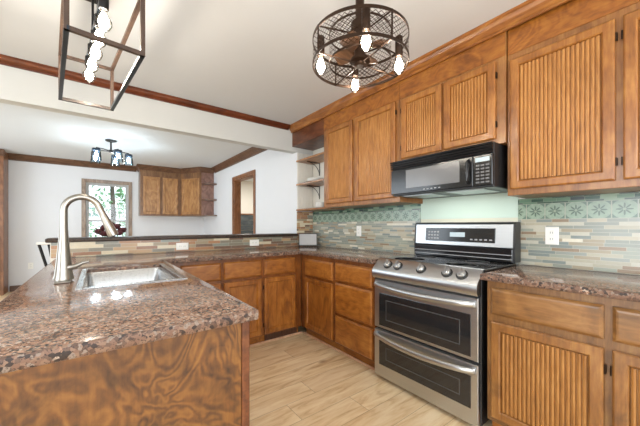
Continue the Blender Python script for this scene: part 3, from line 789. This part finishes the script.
# bowed vent louvre along the top
bm = bmesh.new()
for i in range(4):
    z = 1.634+i*.0165; prof = [(MX+.02, z), (MX+.004-.004*i, z+.001), (MX+.000-.004*i, z+.012), (MX+.02, z+.0135)]
    extrude(bm, prof, m0, m1, lambda p, q, s: (p, s, q))
link('vent_grille', bm, M['black_gloss'], t)
bm = bmesh.new()
box(bm, 1.95, 2.20, 1.20, 1.45, mz0-.004, mz0-.0005); box(bm, 1.95, 2.20, .84, 1.09, mz0-.004, mz0-.0005)
link('grease_filter', bm, M['steel'], t)

# ------------------------------------------------------------------ lantern pendant over the peninsula
A = [(-.097, 1.46), (.154, 1.487), (.069, 2.308), (-.180, 2.294)]
ZB, ZT = 1.94, 2.195
t = thing('lantern_pendant', 'open rectangular lantern pendant with five bulbs over the peninsula', 'pendant light', (-.014, 1.887, ZB))
def bar(p, q, s, mat, nm='frame_bar'):
    bm = bmesh.new(); p, q = Vector(p), Vector(q); dd = (q-p).normalized()
    x = dd.orthogonal() if abs(dd.z) > .9 else Vector((0, 0, 1)).cross(dd)
    if abs(dd.z) > .9: x = Vector((math.cos(.1), math.sin(.1), 0))
    x.normalize(); y = dd.cross(x)
    vs = [bm.verts.new(c+x*i*s+y*j*s) for c in (p-dd*s, q+dd*s) for i, j in ((-1, -1), (1, -1), (1, 1), (-1, 1))]
    for f in ((0, 1, 2, 3), (7, 6, 5, 4), (0, 4, 5, 1), (1, 5, 6, 2), (2, 6, 7, 3), (3, 7, 4, 0)): bm.faces.new([vs[i] for i in f])
    return link(nm, bm, mat, t)
hs = .0085
for z, mats in ((ZB, ('lantern', 'blue_steel', 'lantern', 'blue_steel')), (ZT, ('lantern',)*4)):
    for i in range(4):
        p, q = A[i], A[(i+1) % 4]; bar((*p, z), (*q, z), hs, M[mats[i]])
for i in range(4): bar((*A[i], ZB), (*A[i], ZT), hs, M['lantern'], 'corner_post')
c0 = Vector(((A[0][0]+A[1][0])/2, (A[0][1]+A[1][1])/2, ZT)); c1 = Vector(((A[2][0]+A[3][0])/2, (A[2][1]+A[3][1])/2, ZT))
bar(c0, c1, .011, M['blue_steel'], 'socket_bar')
def bulb(c, par, fm='bulb_warm'):
    g = link('bulb', lathe(bmesh.new(), BULB, c, 18), M['bulb_glass'], par, smooth=True)
    link('filament', lathe(bmesh.new(), [(0, .010), (.014, .018), (.0205, .036), (.017, .056), (.008, .080), (0, .084)], c, 12, caps=False), M[fm], g, smooth=True)
BULB = [(0, 0), (.010, .002), (.023, .014), (.031, .032), (.031, .046), (.021, .064), (.014, .082), (.012, .095)]
for i in range(5):
    p = c0.lerp(c1, .13+.74*i/4)
    link('lamp_socket', lathe(bmesh.new(), [(.017, -.065), (.019, -.06), (.019, -.011)], (p.x, p.y, p.z), 16), M['iron'], t, smooth=True)
    bulb((p.x, p.y, p.z-.160), t)
cm = c0.lerp(c1, .5)
for f in (.36, .64):
    p = c0.lerp(c1, f); link('stem', tube(bmesh.new(), [p+Vector((0, 0, .01)), (p.x, p.y, CEIL-.025)], .006, 10), M['iron'], t, smooth=True)
link('canopy', B(cm.x-.06, cm.x+.06, cm.y-.20, cm.y+.20, CEIL-.03, CEIL-.0005, .004), M['iron'], t)

# ------------------------------------------------------------------ caged drum fan light
PC = Vector((1.044, 1.04, 0)); RO, ZD0, ZD1 = .238, 1.99, 2.122
t = thing('drum_fan_light', 'round bronze mesh drum ceiling fixture with four bulbs and a small fan', 'pendant light', (PC.x, PC.y, ZD0))
def ring(r, z, wd, hh): return lathe(bmesh.new(), [(r, 0), (r, hh), (r-wd, hh), (r-wd, 0), (r, 0)], (PC.x, PC.y, z), 64, caps=False)
link('lower_ring', ring(RO, ZD0, .004, .014), M['bronze'], t, smooth=True)
link('upper_ring', ring(RO, ZD1-.014, .004, .014), M['bronze'], t, smooth=True)
def mesh_drum(r, z0, z1, ncol, nrow, th):
    bm = bmesh.new(); V = {}
    def v(i, j):
        k = (i % (2*ncol), j)
        if k not in V:
            a = PI*k[0]/ncol; V[k] = bm.verts.new((PC.x+r*math.cos(a), PC.y+r*math.sin(a), z0+(z1-z0)*j/(2*nrow)))
        return V[k]
    for j in range(2*nrow-1):
        for i in range(2*ncol):
            if (i+j) % 2 == 0: bm.faces.new((v(i, j), v(i+1, j+1), v(i, j+2), v(i-1, j+1)))
    bmesh.ops.wireframe(bm, faces=bm.faces[:], thickness=th, use_replace=True, use_boundary=True, use_even_offset=False)
    return bm
link('mesh_screen', mesh_drum(RO-.002, ZD0+.010, ZD1-.010, 56, 5, .0042), M['bronze'], t)
for k in range(4):
    a = PI/4+k*PI/2+.62; p = PC+Vector(((RO-.002)*math.cos(a), (RO-.002)*math.sin(a), 0))
    link('upright', tube(bmesh.new(), [(p.x, p.y, ZD0), (p.x, p.y, ZD1)], .004, 8), M['bronze'], t)
RI = .155
inr = link('inner_ring', ring(RI, ZD0+.01, .003, .010), M['bronze'], t, smooth=True)
link('inner_ring', ring(RI, ZD1+.02, .003, .010), M['bronze'], t, smooth=True)
link('inner_screen', mesh_drum(RI-.002, ZD0+.016, ZD1+.024, 36, 6, .0034), M['bronze'], t)
for k in range(4):
    a = .62+PI/4+k*PI/2; dv = Vector((math.cos(a), math.sin(a), 0))
    link('cross_bar', tube(bmesh.new(), [PC+dv*.03+Vector((0, 0, ZD0+.008)), PC+dv*(RO-.002)+Vector((0, 0, ZD0+.004))], .0038, 8), M['bronze'], t, smooth=True)
    link('top_bar', tube(bmesh.new(), [PC+dv*.04+Vector((0, 0, ZD1+.02)), PC+dv*(RO-.002)+Vector((0, 0, ZD1-.006))], .004, 8), M['bronze'], t, smooth=True)
link('hub', lathe(bmesh.new(), [(0, 0), (.022, 0), (.030, .008), (.030, .016), (.05, .022), (.05, .034), (.028, .042), (.028, .18), (0, .18)], (PC.x, PC.y, ZD0-.004), 28, caps=False), M['bronze'], t, smooth=True)
for k in range(4):
    a = k*PI/2+.3; bm = bmesh.new(); pr = []
    dv = Vector((math.cos(a), math.sin(a), 0)); sv = Vector((-dv.y, dv.x, 0))
    for s, wd in ((.03, .022), (.06, .034), (.10, .042), (.13, .040), (.143, .026)):
        pr.append([bm.verts.new(PC+dv*s+sv*e_*wd+Vector((0, 0, ZD0+.075+e_*.012+o_))) for e_, o_ in ((-1, 0), (1, 0), (1, .004), (-1, .004))])
    for i in range(4):
        for j in range(4): bm.faces.new((pr[i][j], pr[i][(j+1) % 4], pr[i+1][(j+1) % 4], pr[i+1][j]))
    bm.faces.new(pr[0]); bm.faces.new(pr[-1])
    link('fan_blade', bm, M['fan_wood'], t)
for px_dir in (math.radians(217.3), math.radians(37.3), math.radians(127.3), math.radians(307.3)):
    # bulbs sit between the two screens, one towards each side
    a = px_dir+math.radians(15.4); dv = Vector((math.cos(a), math.sin(a), 0))*.196
    link('lamp_socket', lathe(bmesh.new(), [(.016, ZD1-.085), (.019, ZD1-.08), (.019, ZD1+.012), (.01, ZD1+.02)], PC+dv, 16), M['bronze'], t, smooth=True)
    bulb(PC+dv+Vector((0, 0, ZD1-.175)), t)
link('motor_housing', lathe(bmesh.new(), [(.030, .17), (.045, .18), (.045, .215), (.022, .23), (.022, CEIL-ZD0-.03), (.065, CEIL-ZD0-.025), (.065, CEIL-ZD0-.0005)], (PC.x, PC.y, ZD0), 28), M['bronze'], t, smooth=True)

# ------------------------------------------------------------------ dining ceiling light
LC = Vector((.15, 5.42, 0))
t = thing('ceiling_light', 'five-arm dining ceiling light with blue tinted glass shades', 'ceiling light', (LC.x, LC.y, 2.1))
link('canopy', lathe(bmesh.new(), [(.072, CEIL-.0005), (.072, CEIL-.012), (.05, CEIL-.022), (.012, CEIL-.028), (.012, 2.335), (.03, 2.325), (.03, 2.295), (0, 2.288)], LC, 24), M['iron'], t, smooth=True)
for k in range(5):
    a = math.radians(-37.3+40+72*k); dv = Vector((math.cos(a), math.sin(a), 0)); e_ = LC+dv*.225
    ar = link('arm', tube(bmesh.new(), [LC+dv*.02+Vector((0, 0, 2.31)), LC+dv*.12+Vector((0, 0, 2.318)), e_+Vector((0, 0, 2.312)), e_+Vector((0, 0, 2.295))], .007, 8), M['iron'], t, smooth=True)
    link('shade_cap', lathe(bmesh.new(), [(.012, 2.30), (.050, 2.296), (.056, 2.265), (.052, 2.265), (.046, 2.29)], e_, 20), M['blue_steel'], t, smooth=True)
    link('glass_shade', lathe(bmesh.new(), [(.0515, 2.27), (.062, 2.13), (.060, 2.13), (.0495, 2.27)], e_, 24, caps=False), M['shade_glass'], t, smooth=True)
    bulb((e_.x, e_.y, 2.165), t, 'bulb_cool')

# ------------------------------------------------------------------ dining room furniture
FD = faceY(7.20)
t = thing('corner_wall_cabinet', 'brown three-door wall cabinet in the far corner of the dining room', 'cabinet', (1.4, 7.3, 1.40))
poly = [(.70, 7.2), (1.50, 7.2), (1.80, 6.72), (XD-.002, 6.72), (XD-.002, YD-.002), (.70, YD-.002)]
bm = extrude(bmesh.new(), poly, 1.40, CEIL-.10, lambda p, q, s: (p, q, s)); link('carcass', bm, M['din_frame'], t)
bm = bmesh.new()
cr = [(.64, 7.13), (1.47, 7.13), (1.77, 6.65), (XD-.002, 6.65), (XD-.002, YD-.002), (.64, YD-.002)]
bot = [bm.verts.new((p, q, CEIL-.11)) for p, q in [(.69, 7.19), (1.496, 7.19), (1.796, 6.71), (XD-.002, 6.71), (XD-.002, YD-.002), (.69, YD-.002)]]
topv = [bm.verts.new((p, q, CEIL-.02)) for p, q in cr]; tp2 = [bm.verts.new((p, q, CEIL-.001)) for p, q in cr]
for a_, b_ in ((bot, topv), (topv, tp2)):
    for i in range(6): bm.faces.new((a_[i], a_[(i+1) % 6], b_[(i+1) % 6], b_[i]))
bm.faces.new(bot); bm.faces.new(tp2)
link('crown', bm, M['din_dark'], t)
for a0, a1 in ((.755, 1.075), (1.125, 1.435)): link('door', door_front(FD, a0, a1, 1.435, 2.24, False), M['din'], t)
dg = Vector((1.80-1.50, 6.72-7.2, 0)); dl = dg.length; dg.normalize(); dn = Vector((dg.y, -dg.x, 0))
FG = lambda u, v, w_: tuple(Vector((1.50, 7.2, v))+dg*u+dn*w_)
link('door', door_front(FG, .03, dl-.03, 1.435, 2.24, False), M['din'], t)
link('end_panel', B(1.815, XD-.003, 6.712, 6.7195, 1.40, CEIL-.115), M['din_end'], t)
for z in (1.395, 1.74, 2.09):
    bm = bmesh.new()
    pr = [(XD-.003, 6.711)]+[(XD-.003-.27*math.cos(a_), 6.711-.22*math.sin(a_)) for a_ in [PI/2*k/8 for k in range(9)]]
    extrude(bm, pr, z, z+.022, lambda p, q, s: (p, q, s)); link('end_shelf', bm, M['din_dark'], t)

t = thing('built_in_hutch', 'brown built-in hutch at the far left edge of the dining room', 'hutch', (-1.8, 7.35, 0))
link('carcass', B(-2.3, -1.285, 7.19, YD-.002, 0, CEIL-.002, .003), M['casing'], t)
FH = faceY(7.189)
link('door', door_front(FH, -1.80, -1.33, .10, 1.02, False), M['din'], t); link('door', door_front(FH, -2.27, -1.82, .10, 1.02, False), M['din'], t)
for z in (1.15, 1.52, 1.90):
    link('shelf_bay_shade', B(-2.25, -1.34, 7.18, 7.189, z, z+.33), M['shelf_shade'], t)  # dark sheets painted as the shade in open shelf bays
link('crown', B(-2.3, -1.26, 7.10, 7.188, CEIL-.11, CEIL-.002, .01), M['din_dark'], t)

# metal chair beyond the peninsula
t = thing('dining_chair', 'black metal frame chair with pale top rail behind the peninsula', 'chair', (-.26, 4.15, 0))
cx, cy = -.26, 4.17
link('seat', B(cx-.20, cx+.20, cy-.20, cy+.20, .45, .48, .01, 2), M['shelf'], t)
for sx in (-1, 1):
    for sy in (-1, 1):
        link('leg', tube(bmesh.new(), [(cx+sx*.17, cy+sy*.17, .448), (cx+sx*.19, cy+sy*.20, 0)], .012, 10), M['iron'], t, smooth=True)
for o_ in (-.175, -.115, -.04, .04, .115, .175):
    link('back_rod', tube(bmesh.new(), [(cx+o_*.72, cy-.17, .482), (cx+o_*.82, cy-.175, .72), (cx+o_*1.2, cy-.19, 1.0)], .0125, 10), M['iron'], t, smooth=True)
link('top_rail', B(cx-.23, cx+.23, cy-.205, cy-.175, .995, 1.025, .010, 2), M['china'], t)

# roses on the bar ledge
t = thing('rose_arrangement', 'low bunch of dark red roses on the bar ledge by the window', 'flowers', (.09, 3.33, 1.0835))
link('dish', lathe(bmesh.new(), [(.03, 0), (.040, .014), (.040, .018), (.036, .017), (.028, .006), (0, .006)], (.09, 3.33, 1.0835), 24, caps=False), M['frame_dark'], t, smooth=True)
rr = random.Random(3)
for px_, pz, py_ in ((.005, .045, 0), (.045, .075, .02), (.04, .03, -.05), (.095, .06, -.02), (.085, .10, .03), (.135, .085, .01), (.15, .035, -.04), (.18, .055, .01)):
    bm = bmesh.new(); c = Vector((px_, 3.33+py_, 1.0835+pz*1.15)); rw = []
    for a_ in range(1, 9):
        th = PI*a_/9; row = []
        for k in range(16):
            ph = 2*PI*k/16; q = .031*(1+.20*math.sin(5*ph+a_*1.3)*math.sin(th)+.10*(a_ % 2))
            row.append(bm.verts.new(c+Vector((q*math.sin(th)*math.cos(ph), q*math.sin(th)*math.sin(ph), -q*.85*math.cos(th)-(.012 if a_ > 7 else 0)))))
        rw.append(row)
    for p_, q_ in zip(rw, rw[1:]):
        for k in range(16): bm.faces.new((p_[k], p_[(k+1) % 16], q_[(k+1) % 16], q_[k]))
    bm.faces.new(rw[0]); bm.faces.new(rw[-1])
    link('rose', bm, M['rose'], t)
bm = bmesh.new()
for k in range(26):
    a = rr.uniform(0, 2*PI); c = Vector((.09+rr.uniform(-.08, .08), 3.33+rr.uniform(-.05, .05), 1.0835+rr.uniform(.018, .05))); dv = Vector((math.cos(a), math.sin(a), rr.uniform(-.1, .5))).normalized(); sv = dv.cross(Vector((0, 0, 1))).normalized()
    vs = [bm.verts.new(x) for x in (c, c+dv*.02+sv*.011, c+dv*.045, c+dv*.02-sv*.011)]; bm.faces.new(vs)
link('leaves', bm, M['leaf'], t)

# ------------------------------------------------------------------ garden beyond the window
struct('ground', B(-14, 16, YD+.16, 40, -.6, -.5), M['grass'], 'lawn beyond the dining room window', 'ground')
def tree(x, y, hgt, rad, mat, label, seed):
    r = random.Random(seed)
    t = thing('tree', label, 'tree', (x, y, -.5), 'trees outside the window')
    link('trunk', tube(bmesh.new(), [(x, y, -.5), (x+.08, y, hgt*.3), (x-.05, y+.1, hgt*.85)], [.14, .11, .04], 10), M['bark'], t, smooth=True)
    bm = bmesh.new()
    for c in range(26):
        a = r.uniform(0, 2*PI); q = rad*math.sqrt(r.random()); z = hgt*r.uniform(.05, 1)
        cc = Vector((x+q*math.cos(a), y+q*math.sin(a)*.7, z)); cr_ = rad*r.uniform(.22, .42)
        for k in range(70):
            d = Vector((r.gauss(0, 1), r.gauss(0, 1), r.gauss(0, 1))).normalized()*cr_*r.uniform(.5, 1)
            u_ = Vector((r.gauss(0, 1), r.gauss(0, 1), r.gauss(0, 1))).normalized(); v_ = u_.orthogonal().normalized(); s_ = r.uniform(.06, .13)
            p = cc+d; bm.faces.new([bm.verts.new(w_) for w_ in (p-u_*s_, p+v_*s_*.55, p+u_*s_, p-v_*s_*.55)])
    f = link('foliage', bm, mat, t)
tree(-1.7, 12.5, 3.6, 1.3, M['fol2'], 'leafy tree seen at the left of the garden window', 1)
tree(1.9, 12.0, 4.2, 1.4, M['fol1'], 'bright leafy tree seen at the right of the garden window', 2)
tree(.5, 17.5, 6.0, 2.2, M['fol1'], 'taller tree in the middle behind the nearer garden trees', 3)
